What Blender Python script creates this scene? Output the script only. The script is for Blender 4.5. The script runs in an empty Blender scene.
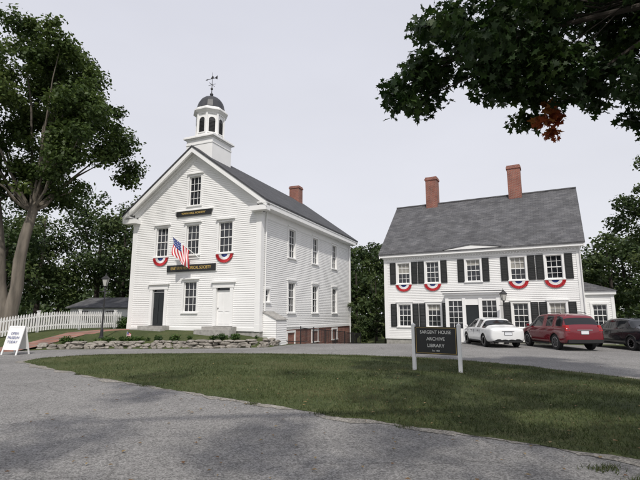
import bpy, bmesh, math, random
import numpy as np
from mathutils import Vector, Matrix, noise
from mathutils.geometry import delaunay_2d_cdt
random.seed(7); rng=np.random.default_rng(7)
scene=bpy.context.scene
COL=scene.collection
# ------------------------------------------------------------ materials
def newmat(name):
    m=bpy.data.materials.new(name); m.use_nodes=True
    nt=m.node_tree; b=nt.nodes['Principled BSDF']; return m,nt,b
def L(nt,a,b): nt.links.new(a,b)
def mat(name,col,rough=.7,var=.12,scale=3.0,bump=0,bscale=40,metal=0,spec=.5,stretch=(1,1,1)):
    m,nt,b=newmat(name)
    tc=nt.nodes.new('ShaderNodeTexCoord'); mp=nt.nodes.new('ShaderNodeMapping'); mp.inputs['Scale'].default_value=stretch
    L(nt,tc.outputs['Object'],mp.inputs[0])
    n=nt.nodes.new('ShaderNodeTexNoise'); n.inputs['Scale'].default_value=scale; n.inputs['Detail'].default_value=6
    L(nt,mp.outputs[0],n.inputs['Vector'])
    r=nt.nodes.new('ShaderNodeValToRGB')
    r.color_ramp.elements[0].position=.3; r.color_ramp.elements[1].position=.7
    r.color_ramp.elements[0].color=tuple(c*(1-var) for c in col)+(1,)
    r.color_ramp.elements[1].color=tuple(min(1,c*(1+var)) for c in col)+(1,)
    L(nt,n.outputs['Fac'],r.inputs[0]); L(nt,r.outputs[0],b.inputs['Base Color'])
    b.inputs['Roughness'].default_value=rough; b.inputs['Metallic'].default_value=metal
    b.inputs['Specular IOR Level'].default_value=spec
    if bump:
        n2=nt.nodes.new('ShaderNodeTexNoise'); n2.inputs['Scale'].default_value=bscale; n2.inputs['Detail'].default_value=4
        L(nt,mp.outputs[0],n2.inputs['Vector'])
        bp=nt.nodes.new('ShaderNodeBump'); bp.inputs['Strength'].default_value=bump; bp.inputs['Distance'].default_value=.02
        L(nt,n2.outputs['Fac'],bp.inputs['Height']); L(nt,bp.outputs[0],b.inputs['Normal'])
    return m
def bricklike(name,c1,c2,mort,horiz,bw,rh,ms=.01,scale=1,rough=.85,bump=.4,zmul=1.0):
    m,nt,b=newmat(name)
    tc=nt.nodes.new('ShaderNodeTexCoord'); sp=nt.nodes.new('ShaderNodeSeparateXYZ'); L(nt,tc.outputs['Object'],sp.inputs[0])
    cb=nt.nodes.new('ShaderNodeCombineXYZ')
    if horiz=='xy':
        ad=nt.nodes.new('ShaderNodeMath'); ad.operation='ADD'; L(nt,sp.outputs[0],ad.inputs[0]); L(nt,sp.outputs[1],ad.inputs[1]); L(nt,ad.outputs[0],cb.inputs[0])
    else: L(nt,sp.outputs[0 if horiz=='x' else 1],cb.inputs[0])
    mu=nt.nodes.new('ShaderNodeMath'); mu.operation='MULTIPLY'; mu.inputs[1].default_value=zmul
    L(nt,sp.outputs[2],mu.inputs[0]); L(nt,mu.outputs[0],cb.inputs[1])
    br=nt.nodes.new('ShaderNodeTexBrick'); L(nt,cb.outputs[0],br.inputs['Vector'])
    br.inputs['Color1'].default_value=c1+(1,); br.inputs['Color2'].default_value=c2+(1,); br.inputs['Mortar'].default_value=mort+(1,)
    br.inputs['Scale'].default_value=scale; br.inputs['Brick Width'].default_value=bw; br.inputs['Row Height'].default_value=rh
    br.inputs['Mortar Size'].default_value=ms
    n=nt.nodes.new('ShaderNodeTexNoise'); n.inputs['Scale'].default_value=1.3; n.inputs['Detail'].default_value=7; L(nt,tc.outputs['Object'],n.inputs['Vector'])
    mr=nt.nodes.new('ShaderNodeMapRange'); mr.inputs[1].default_value=.3; mr.inputs[2].default_value=.7; mr.inputs[3].default_value=.7; mr.inputs[4].default_value=1.25
    L(nt,n.outputs['Fac'],mr.inputs[0])
    vm=nt.nodes.new('ShaderNodeVectorMath'); vm.operation='MULTIPLY'; L(nt,br.outputs['Color'],vm.inputs[0]); L(nt,mr.outputs[0],vm.inputs[1])
    L(nt,vm.outputs[0],b.inputs['Base Color']); b.inputs['Roughness'].default_value=rough
    bp=nt.nodes.new('ShaderNodeBump'); bp.inputs['Strength'].default_value=bump; bp.inputs['Distance'].default_value=.01; bp.invert=True
    L(nt,br.outputs['Fac'],bp.inputs['Height']); L(nt,bp.outputs[0],b.inputs['Normal'])
    return m
def ground_mat(name,cols,scales,rough=.95,bump=.5,bscale=60,speck=0,spscale=120,cracks=False):
    m,nt,b=newmat(name)
    tc=nt.nodes.new('ShaderNodeTexCoord')
    n=nt.nodes.new('ShaderNodeTexNoise'); n.inputs['Scale'].default_value=scales[0]; n.inputs['Detail'].default_value=8; n.inputs['Roughness'].default_value=.65
    n2=nt.nodes.new('ShaderNodeTexNoise'); n2.inputs['Scale'].default_value=scales[1]; n2.inputs['Detail'].default_value=6; n2.inputs['Roughness'].default_value=.75
    L(nt,tc.outputs['Object'],n.inputs['Vector']); L(nt,tc.outputs['Object'],n2.inputs['Vector'])
    ad=nt.nodes.new('ShaderNodeMath'); ad.operation='ADD'; L(nt,n.outputs['Fac'],ad.inputs[0]); L(nt,n2.outputs['Fac'],ad.inputs[1])
    hf=nt.nodes.new('ShaderNodeMath'); hf.operation='MULTIPLY'; hf.inputs[1].default_value=.5; L(nt,ad.outputs[0],hf.inputs[0])
    r=nt.nodes.new('ShaderNodeValToRGB'); e=r.color_ramp.elements
    e[0].position=.36; e[0].color=cols[0]+(1,); e[1].position=.64; e[1].color=cols[-1]+(1,)
    for i,c in enumerate(cols[1:-1]):
        x=e.new(.36+.28*(i+1)/(len(cols)-1)); x.color=c+(1,)
    L(nt,hf.outputs[0],r.inputs[0]); out=r.outputs[0]
    if speck:
        v=nt.nodes.new('ShaderNodeTexVoronoi'); v.inputs['Scale'].default_value=spscale; L(nt,tc.outputs['Object'],v.inputs['Vector'])
        sp=nt.nodes.new('ShaderNodeSeparateColor'); L(nt,v.outputs['Color'],sp.inputs[0])
        mr=nt.nodes.new('ShaderNodeMapRange'); mr.inputs[3].default_value=1-speck; mr.inputs[4].default_value=1+speck
        L(nt,sp.outputs[0],mr.inputs[0])
        vm=nt.nodes.new('ShaderNodeVectorMath'); vm.operation='MULTIPLY'; L(nt,out,vm.inputs[0]); L(nt,mr.outputs[0],vm.inputs[1]); out=vm.outputs[0]
    if cracks:
        nn=nt.nodes.new('ShaderNodeTexNoise'); nn.inputs['Scale'].default_value=1.5; nn.inputs['Detail'].default_value=5; L(nt,tc.outputs['Object'],nn.inputs['Vector'])
        mx=nt.nodes.new('ShaderNodeMix'); mx.data_type='VECTOR'; mx.inputs[0].default_value=.35
        L(nt,tc.outputs['Object'],mx.inputs[4]); L(nt,nn.outputs['Color'],mx.inputs[5])
        v2=nt.nodes.new('ShaderNodeTexVoronoi'); v2.feature='DISTANCE_TO_EDGE'; v2.inputs['Scale'].default_value=.5; L(nt,mx.outputs[1],v2.inputs['Vector'])
        mr2=nt.nodes.new('ShaderNodeMapRange'); mr2.inputs[1].default_value=0; mr2.inputs[2].default_value=.008; mr2.inputs[3].default_value=.72; mr2.inputs[4].default_value=1
        L(nt,v2.outputs['Distance'],mr2.inputs[0])
        vm2=nt.nodes.new('ShaderNodeVectorMath'); vm2.operation='MULTIPLY'; L(nt,out,vm2.inputs[0]); L(nt,mr2.outputs[0],vm2.inputs[1]); out=vm2.outputs[0]
    L(nt,out,b.inputs['Base Color']); b.inputs['Roughness'].default_value=rough; b.inputs['Specular IOR Level'].default_value=.25
    n3=nt.nodes.new('ShaderNodeTexNoise'); n3.inputs['Scale'].default_value=bscale; n3.inputs['Detail'].default_value=3; L(nt,tc.outputs['Object'],n3.inputs['Vector'])
    bp=nt.nodes.new('ShaderNodeBump'); bp.inputs['Strength'].default_value=bump; bp.inputs['Distance'].default_value=.03
    L(nt,n3.outputs['Fac'],bp.inputs['Height']); L(nt,bp.outputs[0],b.inputs['Normal'])
    return m
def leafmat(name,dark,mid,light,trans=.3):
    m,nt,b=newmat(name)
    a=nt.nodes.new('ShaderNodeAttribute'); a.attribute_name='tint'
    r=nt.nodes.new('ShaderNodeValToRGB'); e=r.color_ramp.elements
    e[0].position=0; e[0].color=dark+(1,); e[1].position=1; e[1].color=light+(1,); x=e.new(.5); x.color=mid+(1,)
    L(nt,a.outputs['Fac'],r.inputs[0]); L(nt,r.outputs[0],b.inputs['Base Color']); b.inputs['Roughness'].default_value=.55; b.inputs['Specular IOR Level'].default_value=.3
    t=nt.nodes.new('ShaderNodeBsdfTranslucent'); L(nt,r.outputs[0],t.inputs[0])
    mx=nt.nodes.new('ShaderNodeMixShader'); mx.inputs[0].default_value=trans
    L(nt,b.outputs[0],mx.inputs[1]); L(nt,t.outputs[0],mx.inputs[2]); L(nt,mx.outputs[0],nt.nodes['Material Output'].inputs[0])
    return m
M={}
M['white']=mat('white_clapboard_paint',(.79,.79,.78),.6,.05,.8,stretch=(1,1,.5))
M['trim']=mat('white_trim_paint',(.82,.82,.81),.5,.03,1.5)
M['glass']=mat('window_glass',(.018,.02,.024),.06,.5,.6,spec=.6)
M['shade']=mat('window_shade',(.3,.29,.26),.35,.15,2)
M['black']=mat('black_paint',(.014,.015,.015),.45,.15,6)
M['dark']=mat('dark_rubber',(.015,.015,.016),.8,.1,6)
M['green']=mat('dark_door_paint',(.012,.016,.018),.4,.1,6)
M['brick']=bricklike('red_brick',(.28,.085,.055),(.2,.06,.045),(.3,.26,.22),'xy',.21,.072,.008)
M['roofc']=bricklike('church_slate_shingle',(.072,.074,.08),(.05,.052,.058),(.02,.02,.022),'y',.3,.09,.006,zmul=1.0)
M['roofh']=bricklike('asphalt_shingle',(.125,.125,.13),(.075,.076,.082),(.045,.045,.05),'x',.32,.10,.008)
M['granite']=mat('granite',(.33,.32,.3),.85,.25,5,.5,30)
M['gold']=mat('gold_leaf_letters',(.6,.42,.12),.4,.05,4)
M['lett']=mat('white_letters',(.8,.8,.76),.6,.03,4)
M['red']=mat('red_cloth',(.5,.03,.04),.8,.1,4)
M['bwhite']=mat('white_cloth',(.78,.78,.78),.8,.05,4)
M['blue']=mat('blue_cloth',(.03,.05,.2),.8,.1,4)
M['iron']=mat('wrought_iron',(.02,.02,.022),.5,.1,8)
M['verd']=mat('weathered_metal_dome',(.035,.037,.042),.5,.2,4)
M['bark']=mat('bark',(.14,.122,.1),.95,.6,3,1,9,stretch=(1,1,.18))
M['bark2']=mat('dark_bark',(.045,.037,.03),.95,.3,6,.8,18,stretch=(1,1,.3))
M['asphalt']=ground_mat('weathered_asphalt',[(.17,.167,.162),(.235,.23,.223),(.305,.298,.288)],(.35,14),bump=.6,bscale=110,speck=.45,spscale=65,cracks=True)
M['gravel']=ground_mat('gravel_shoulder',[(.15,.14,.12),(.25,.235,.21),(.36,.34,.305)],(3,30),bump=.8,bscale=50,speck=.5,spscale=45)
M['grass']=ground_mat('lawn',[(.038,.052,.018),(.064,.082,.027),(.11,.112,.052)],(.5,9),bump=1,bscale=40,speck=.25,spscale=35)
M['path']=bricklike('brick_path',(.3,.14,.1),(.24,.11,.085),(.2,.17,.14),'x',.2,.1,.01)
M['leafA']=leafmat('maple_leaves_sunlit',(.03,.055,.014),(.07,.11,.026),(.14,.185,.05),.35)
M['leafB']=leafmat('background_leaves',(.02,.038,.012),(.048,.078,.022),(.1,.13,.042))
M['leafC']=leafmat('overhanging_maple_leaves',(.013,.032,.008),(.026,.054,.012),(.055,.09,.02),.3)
M['leafR']=leafmat('autumn_leaves',(.2,.03,.012),(.34,.09,.03),(.4,.2,.06),.4)
M['leafS']=leafmat('shrub_leaves',(.02,.045,.01),(.05,.1,.02),(.12,.17,.05))
M['blade']=leafmat('grass_blades',(.034,.05,.016),(.064,.084,.027),(.15,.145,.07),.25)
M['tail']=mat('tail_light',(.35,.01,.012),.15,.05,4)
M['chrome']=mat('alloy',(.45,.45,.46),.3,.05,4,metal=.8)
M['plate']=mat('number_plate',(.7,.72,.75),.4,.05,4)
M['pw']=mat('white_car_paint',(.72,.73,.73),.2,.02,4)
M['pr']=mat('red_car_paint',(.15,.008,.016),.16,.04,4)
M['pk']=mat('dark_car_paint',(.012,.013,.017),.16,.04,4)
for k in('pw','pr','pk'): M[k].node_tree.nodes['Principled BSDF'].inputs['Coat Weight'].default_value=.6
M['carglass']=mat('car_glass',(.012,.014,.016),.04,.1,4)
M['lampglass']=mat('lantern_glass',(.45,.45,.42),.15,.1,6)

# ------------------------------------------------------------ mesh helpers
def empty(name,loc=(0,0,0),rz=0):
    o=bpy.data.objects.new(name,None); o.location=loc; o.rotation_euler=(0,0,rz); COL.objects.link(o); return o
def mkobj(name,me,parent=None,mats=()):
    for m in mats: me.materials.append(m)
    o=bpy.data.objects.new(name,me); COL.objects.link(o)
    if parent: o.parent=parent
    return o
BF=[(0,3,2,1),(4,5,6,7),(0,1,5,4),(1,2,6,5),(2,3,7,6),(3,0,4,7)]
class B:
    def __init__(s,T=None): s.v=[]; s.f=[]; s.T=T
    def poly(s,pts,T=None):
        T=T or s.T; n=len(s.v)
        s.v+= [tuple(T(*p)) if T else tuple(p) for p in pts]; s.f.append(tuple(range(n,n+len(pts))))
    def box(s,x0,x1,y0,y1,z0,z1,T=None):
        T=T or s.T; n=len(s.v)
        P=[(x0,y0,z0),(x1,y0,z0),(x1,y1,z0),(x0,y1,z0),(x0,y0,z1),(x1,y0,z1),(x1,y1,z1),(x0,y1,z1)]
        s.v+=[tuple(T(*p)) if T else p for p in P]; s.f+=[tuple(n+i for i in f) for f in BF]
    def hexa(s,P):
        n=len(s.v); s.v+=[tuple(p) for p in P]; s.f+=[tuple(n+i for i in f) for f in BF]
    def prism(s,prof,y0,y1,swap=False,T=None):
        T=T or s.T; n=len(s.v); k=len(prof)
        for yy in(y0,y1):
            for(a,z)in prof:
                p=(yy,a,z) if swap else (a,yy,z)
                s.v.append(tuple(T(*p)) if T else p)
        s.f.append(tuple(range(n,n+k))); s.f.append(tuple(range(n+2*k-1,n+k-1,-1)))
        for i in range(k):
            j=(i+1)%k; s.f.append((n+i,n+j,n+k+j,n+k+i))
    def tube(s,pts,rad,n=8,cap=True):
        pts=[Vector(p) for p in pts]; base=len(s.v); up=Vector((.13,.2,.97))
        for i,p in enumerate(pts):
            d=(pts[min(i+1,len(pts)-1)]-pts[max(i-1,0)]).normalized()
            a=d.cross(up)
            if a.length<.1: a=d.cross(Vector((1,0,0)))
            a.normalize(); b=d.cross(a)
            r=rad[i] if hasattr(rad,'__len__') else rad
            for k in range(n):
                t=2*math.pi*k/n; s.v.append(tuple(p+a*math.cos(t)*r+b*math.sin(t)*r))
        for i in range(len(pts)-1):
            for k in range(n):
                k2=(k+1)%n; s.f.append((base+i*n+k,base+i*n+k2,base+(i+1)*n+k2,base+(i+1)*n+k))
        if cap:
            s.f.append(tuple(base+k for k in range(n))); e=base+(len(pts)-1)*n; s.f.append(tuple(e+k for k in range(n-1,-1,-1)))
    def lathe(s,prof,c=(0,0,0),n=16,rot=0,axis='z'):
        base=len(s.v)
        for(r,z)in prof:
            for k in range(n):
                t=rot+2*math.pi*k/n
                if axis=='z': s.v.append((c[0]+r*math.cos(t),c[1]+r*math.sin(t),c[2]+z))
                else: s.v.append((c[0]+z,c[1]+r*math.cos(t),c[2]+r*math.sin(t)))
        for i in range(len(prof)-1):
            for k in range(n):
                k2=(k+1)%n; s.f.append((base+i*n+k,base+i*n+k2,base+(i+1)*n+k2,base+(i+1)*n+k))
        s.f.append(tuple(base+k for k in range(n-1,-1,-1))); e=base+(len(prof)-1)*n; s.f.append(tuple(e+k for k in range(n)))
    def obj(s,name,m,parent=None,smooth=False,bev=0):
        me=bpy.data.meshes.new(name); me.from_pydata(s.v,[],s.f)
        bm=bmesh.new(); bm.from_mesh(me); bmesh.ops.recalc_face_normals(bm,faces=bm.faces); bm.to_mesh(me); bm.free()
        if smooth:
            for p in me.polygons: p.use_smooth=True
            me.set_sharp_from_angle(angle=math.radians(40))
        o=mkobj(name,me,parent,[m])
        if bev:
            bv=o.modifiers.new('b','BEVEL'); bv.width=bev; bv.segments=2; bv.limit_method='ANGLE'
        return o
def text(name,body,size,loc,m,parent,rot=(math.pi/2,0,0),ext=.004,sx=1):
    c=bpy.data.curves.new(name,'FONT'); c.body=body; c.size=size; c.align_x='CENTER'; c.align_y='CENTER'; c.extrude=ext; c.space_line=1.15
    c.materials.append(m); o=bpy.data.objects.new(name,c); COL.objects.link(o); o.parent=parent; o.location=loc; o.rotation_euler=rot; o.scale=(sx,1,1); return o

# ------------------------------------------------------------ terrain
def ss(a,b,x):
    t=min(1,max(0,(x-a)/(b-a))); return t*t*(3-2*t)
WALL=[(-13.2,21.2),(-12,21.9),(-10,22.25),(-7,22.2),(-4.6,22.5),(-2.9,23.2),(-2.4,24.1)]
def wallY(x):
    if x<=WALL[0][0]: return WALL[0][1]
    for a,b in zip(WALL,WALL[1:]):
        if a[0]<=x<=b[0]: return a[1]+(b[1]-a[1])*(x-a[0])/(b[0]-a[0])
    return 99
def H(x,y):
    d=(x+3.03)*.918-(y-24)*.397
    th=.45 if y<24.2 else -.5
    far=1-ss(45,75,y)
    if d<th:
        slope=ss(19.6,26,y)*.75
        w=wallY(x) if x<-2.4 else 99
        if x>-2.95 and y>23.4: w=23.2
        s0=.27+.12*ss(-11,-4,x)
        step=(s0+(.75-s0)*ss(w,w+4.0,y)) if y>w+.12 else 0
        bl=ss(-14,-11.8,x); v=slope*(1-bl)+step*bl
        return v*far
    return -.75*ss(24.5,37,y)*far*(1-ss(14,24,x)*.6)
def axis(c0,c1,step,ext):
    a=list(np.arange(c0,c1+1e-6,step)); s=step; x=c1; hi=[]
    while x<ext: s*=1.35; x+=s; hi.append(x)
    s=step; x=c0; lo=[]
    while x>-ext: s*=1.35; x-=s; lo.append(x)
    return lo[::-1]+a+hi
xs=axis(-26,26,.4,2500); ys=axis(-6,48,.4,2500)
V=[(x,y,H(x,y)) for y in ys for x in xs]; nx=len(xs)
F=[(j*nx+i,j*nx+i+1,(j+1)*nx+i+1,(j+1)*nx+i) for j in range(len(ys)-1) for i in range(nx-1)]
me=bpy.data.meshes.new('ground'); me.from_pydata(V,[],F)
for p in me.polygons: p.use_smooth=True
mkobj('ground',me,None,[M['grass']])

def inpoly(P,X,Y):
    P=np.asarray(P); r=np.zeros(len(X),bool); j=len(P)-1
    for i in range(len(P)):
        xi,yi=P[i]; xj,yj=P[j]
        c=((yi>Y)!=(yj>Y))
        with np.errstate(divide='ignore',invalid='ignore'): xx=(xj-xi)*(Y-yi)/(yj-yi)+xi
        r^=c&(X<xx); j=i
    return r
def edist(P,X,Y):
    P=np.asarray(P); d=np.full(len(X),1e9)
    for i in range(len(P)):
        a=P[i-1]; b=P[i]; ab=b-a; t=np.clip(((X-a[0])*ab[0]+(Y-a[1])*ab[1])/(ab@ab+1e-9),0,1)
        d=np.minimum(d,np.hypot(X-a[0]-ab[0]*t,Y-a[1]-ab[1]*t))
    return d
def densify(P,step,amp,fr=1.2):
    out=[]
    for i in range(len(P)):
        a=P[i]; b=P[(i+1)%len(P)]; l=math.dist(a,b); n=max(1,int(l/step))
        for k in range(n):
            t=k/n; x=a[0]+(b[0]-a[0])*t; y=a[1]+(b[1]-a[1])*t
            if amp:
                x+=amp*noise.noise(Vector((x*fr,y*fr,1)))+.4*amp*noise.noise(Vector((x*fr*5,y*fr*5,9)))
                y+=amp*noise.noise(Vector((x*fr,y*fr,5)))+.4*amp*noise.noise(Vector((x*fr*5,y*fr*5,3)))
            out.append((x,y))
    return out
def catmull(P,n=6):
    out=[]
    for i in range(len(P)):
        p0,p1,p2,p3=[Vector(P[(i+k-1)%len(P)]) for k in range(4)]
        for k in range(n):
            t=k/n; q=.5*((2*p1)+(p2-p0)*t+(2*p0-5*p1+4*p2-p3)*t*t+(3*p1-p0-3*p2+p3)*t**3); out.append((q.x,q.y))
    return out
def sheet(name,P,off,m,step=.8,hf=None):
    P=np.array(P); x0,y0=P.min(0); x1,y1=P.max(0)
    gx,gy=np.meshgrid(np.arange(math.floor(x0/step)*step,x1,step),np.arange(math.floor(y0/step)*step,y1,step)); gx=gx.ravel(); gy=gy.ravel()
    ok=inpoly(P,gx,gy); gx=gx[ok]; gy=gy[ok]; ok=edist(P,gx,gy)>step*.3; gx=gx[ok]; gy=gy[ok]
    vs=[Vector(p) for p in P]+[Vector((a,b)) for a,b in zip(gx,gy)]
    n=len(P)
    r=delaunay_2d_cdt(vs,[],[list(range(n))],1,1e-5)
    v2=[(p.x,p.y,(hf or H)(p.x,p.y)+off) for p in r[0]]
    me=bpy.data.meshes.new(name); me.from_pydata(v2,[],[tuple(f) for f in r[2]])
    bm=bmesh.new(); bm.from_mesh(me); bmesh.ops.recalc_face_normals(bm,faces=bm.faces)
    if sum(f.normal.z for f in bm.faces)<0: bmesh.ops.reverse_faces(bm,faces=bm.faces)
    bm.to_mesh(me); bm.free()
    for p in me.polygons: p.use_smooth=True
    return mkobj(name,me,None,[m])
ROAD=[(-60,-14),(60,-14),(60,20),(24,19.5),(19,21.3),(13.5,24.6),(4.6,29.4),(3.6,34),(2.0,34),(-1.2,25.5),(-2.0,24.0),(-2.6,22.9),(-4.5,22.1),(-7,21.8),(-10,21.85),(-12,21.3),(-14,19.8),(-20,18.8),(-60,17.5)]
sheet('road',densify(ROAD,.5,.1),.012,M['asphalt'],1.0)
ISL=[(-10.4,16.6),(-10.1,17.6),(-8.6,18.6),(-6,19.1),(-2.9,19.1),(.4,18.6),(3.8,17.3),(6,15.2),(7.3,12.9),(8.1,11.2),(9.2,8.5),(9.5,5.5),(8.5,3.4),(6.5,3.3),(4.4,4.7),(2.5,6.0),(.2,7.55),(-2.4,9.4),(-5.5,11.7),(-8.3,14.0),(-9.9,15.5)]
ISLc=catmull(ISL,5); ISLP=densify(ISLc,.07,.14,1.5)
ISLa=np.array(densify(ISLc,.6,0))
def islh(x,y):
    d=edist(ISLa,np.array([x]),np.array([y]))[0]; return .02+.16*ss(0,2.8,d)+.03*noise.noise(Vector((x*.5,y*.5,0)))*ss(0,1.5,d)
def grow(P,a):
    c=np.array(P); out=[]
    for i in range(len(c)):
        t=c[(i+1)%len(c)]-c[i-1]; n=np.array((-t[1],t[0])); n=n/np.linalg.norm(n); out.append(tuple(c[i]+n*a))
    return out
def area(P): return sum(P[i-1][0]*P[i][1]-P[i][0]*P[i-1][1] for i in range(len(P)))/2
sgn=-1 if area(ISLc)>0 else 1
sheet('gravel_shoulder',densify(grow(ISLc,.14*sgn),.09,.32,1.3),.018,M['gravel'],1.5,hf=lambda x,y:0)
sheet('grass_island',ISLP,0,M['grass'],.5,hf=islh)
sheet('brick_path',[(-15.2,19.6),(-13.4,20.0),(-12.9,21.6),(-12.4,24),(-10.5,27.0),(-11.9,27.6),(-13.6,24.5),(-14.2,22)],.02,M['path'],.6)

def tris_mesh(name,verts,nv,tint,m,parent=None):
    N=verts.shape[0]; me=bpy.data.meshes.new(name)
    me.vertices.add(N*nv); me.vertices.foreach_set('co',verts.reshape(-1).astype(np.float32))
    me.loops.add(N*nv); me.loops.foreach_set('vertex_index',np.arange(N*nv,dtype=np.int32))
    me.polygons.add(N); me.polygons.foreach_set('loop_start',np.arange(0,N*nv,nv,dtype=np.int32)); me.polygons.foreach_set('loop_total',np.full(N,nv,dtype=np.int32))
    me.update(calc_edges=True)
    a=me.attributes.new('tint','FLOAT','FACE'); a.data.foreach_set('value',tint.astype(np.float32))
    return mkobj(name,me,parent,[m])
def blades(name,X,Y,Z,h,w,m=None):
    N=len(X); th=rng.uniform(0,2*np.pi,N); hh=h*rng.uniform(.5,1.4,N); ww=w*rng.uniform(.6,1.3,N)
    lean=rng.normal(0,.45,(N,2))*hh[:,None]
    b=np.stack([X,Y,Z],1); dx=np.stack([np.cos(th)*ww,np.sin(th)*ww,np.zeros(N)],1)
    tip=b+np.stack([lean[:,0],lean[:,1],hh],1)
    v=np.stack([b-dx,b+dx,tip],1)
    t=np.array([noise.noise(Vector((x*.6,y*.6,0)))*.9+.5*noise.noise(Vector((x*2.5,y*2.5,4))) for x,y in zip(X,Y)])*.6+.5
    t=np.clip(t+rng.normal(0,.2,N),0,1)
    return tris_mesh(name,v,3,t,m or M['blade'])
N=380000
X=rng.uniform(-10.5,9.6,N); Y=3.2+16*rng.uniform(0,1,N)**1.25
ok=inpoly(ISLP,X,Y); X=X[ok]; Y=Y[ok]; ok=rng.uniform(0,1,len(X))<np.clip(7/np.hypot(X,Y),.25,1); X=X[ok]; Y=Y[ok]
wn=np.array([noise.noise(Vector((a*.9,b*.9,7))) for a,b in zip(X,Y)]); ok=rng.uniform(0,1,len(X))<np.clip(1.0+wn*1.6,.3,1); X=X[ok]; Y=Y[ok]
d=edist(ISLa,X,Y); t=np.clip(d/2.8,0,1); t2=np.clip(d/1.5,0,1)
nz=np.array([noise.noise(Vector((a*.5,b*.5,0))) for a,b in zip(X,Y)])
Z=.02+.16*t*t*(3-2*t)+.03*nz*t2*t2*(3-2*t2)-.004
blades('lawn_grass',X,Y,Z,.05,.006)
cl=[(2.9,4.95),(3.05,5.0),(3.9,4.4),(1.2,6.75),(-1.2,8.4),(-4,10.5),(3.1,4.6),(0,7.6),(4.2,4.2),(-6.5,12.4)]
X=np.concatenate([rng.normal(c[0],.07,90) for c in cl]); Y=np.concatenate([rng.normal(c[1],.05,90) for c in cl])
blades('roadside_weeds',X,Y,np.full(len(X),.015),.05,.005)
n=360; X=rng.uniform(-7,9,n); Y=rng.uniform(3,15,n); X=X*(.3+.7*Y/15)
r0=rng.uniform(0,6.28,n); s=rng.uniform(.018,.04,n); zz=np.array([.03+(islh(a,b)+.02 if inpoly(ISLP,np.array([a]),np.array([b]))[0] else 0) for a,b in zip(X,Y)])
v=np.stack([np.stack([X+np.cos(r0+k)*s*q,Y+np.sin(r0+k)*s*q,zz+h],1) for k,q,h in((0,1,0),(1.57,.6,.012),(3.14,1,.004),(4.71,.6,.01))],1)
tris_mesh('fallen_leaves',v,4,rng.uniform(0,1,n),leafmat('dry_leaves',(.12,.06,.025),(.2,.13,.06),(.28,.2,.08),.1))

# ------------------------------------------------------------ foliage
def leaves(name,cen,rad,n,size,m,parent=None,shape='r',squash=.75,seed=1,shell=.4):
    r=np.random.default_rng(seed); cen=np.asarray(cen,float); rad=np.asarray(rad,float)
    w=rad**2; idx=r.choice(len(cen),n,p=w/w.sum())
    d=r.normal(size=(n,3)); d/=np.linalg.norm(d,axis=1)[:,None]
    rr=rad[idx]*(shell+(1-shell)*r.uniform(0,1,n)**.7)*r.uniform(.8,1.25,n)
    p=cen[idx]+d*rr[:,None]*np.array([1,1,squash])
    nrm=d*.5+r.normal(size=(n,3))*.55+np.array([0,0,.55]); nrm/=np.linalg.norm(nrm,axis=1)[:,None]
    t=np.cross(nrm,r.normal(size=(n,3))); t/=np.linalg.norm(t,axis=1)[:,None]; b=np.cross(nrm,t)
    s=size*r.uniform(.6,1.35,n)[:,None]
    if shape=='r':
        v=np.stack([p-t*s*.5,p+b*s*.33+nrm*s*.08,p+t*s*.5,p-b*s*.33+nrm*s*.08],1)
    else:
        pr=[(0,-.5),(.14,-.22),(.46,-.3),(.34,-.02),(.5,.2),(.2,.16),(0,.6),(-.2,.16),(-.5,.2),(-.34,-.02),(-.46,-.3),(-.14,-.22)]
        v=np.stack([p+b*s*a+t*s*c+nrm*s*(.12*abs(a)) for a,c in pr],1)
    ct=r.uniform(.15,.75,len(cen))
    tint=np.clip(ct[idx]+r.normal(0,.17,n)+d[:,2]*.12,0,1)
    return tris_mesh(name,v,v.shape[1],tint,m,parent)
def ellip_clumps(c,R,n,r0,r1,seed,inner=.45,flat=-.8):
    r=random.Random(seed); out=[];rad=[]
    while len(out)<n:
        d=Vector((r.gauss(0,1),r.gauss(0,1),r.gauss(0,1))).normalized()
        if d.z<flat: continue
        k=min(1.05,r.uniform(inner,1)*(1+.25*noise.noise(d*2+Vector((seed,0,0)))))
        out.append((c[0]+d.x*R[0]*k,c[1]+d.y*R[1]*k,c[2]+d.z*R[2]*k)); rad.append(r.uniform(r0,r1))
    return out,rad
def limbs(b,start,targets,r0,seed,n=6):
    r=random.Random(seed); s=Vector(start)
    for t in targets:
        t=Vector(t); m=s.lerp(t,.5)+Vector((r.uniform(-.3,.3),r.uniform(-.3,.3),(t-s).length*.08)); q=s.lerp(t,.25)+Vector((r.uniform(-.1,.1),r.uniform(-.1,.1),0))
        b.tube([s,q,m,s.lerp(t,.8)+Vector((r.uniform(-.2,.2),)*3),t],[r0,r0*.8,r0*.55,r0*.3,r0*.12],n)

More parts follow.
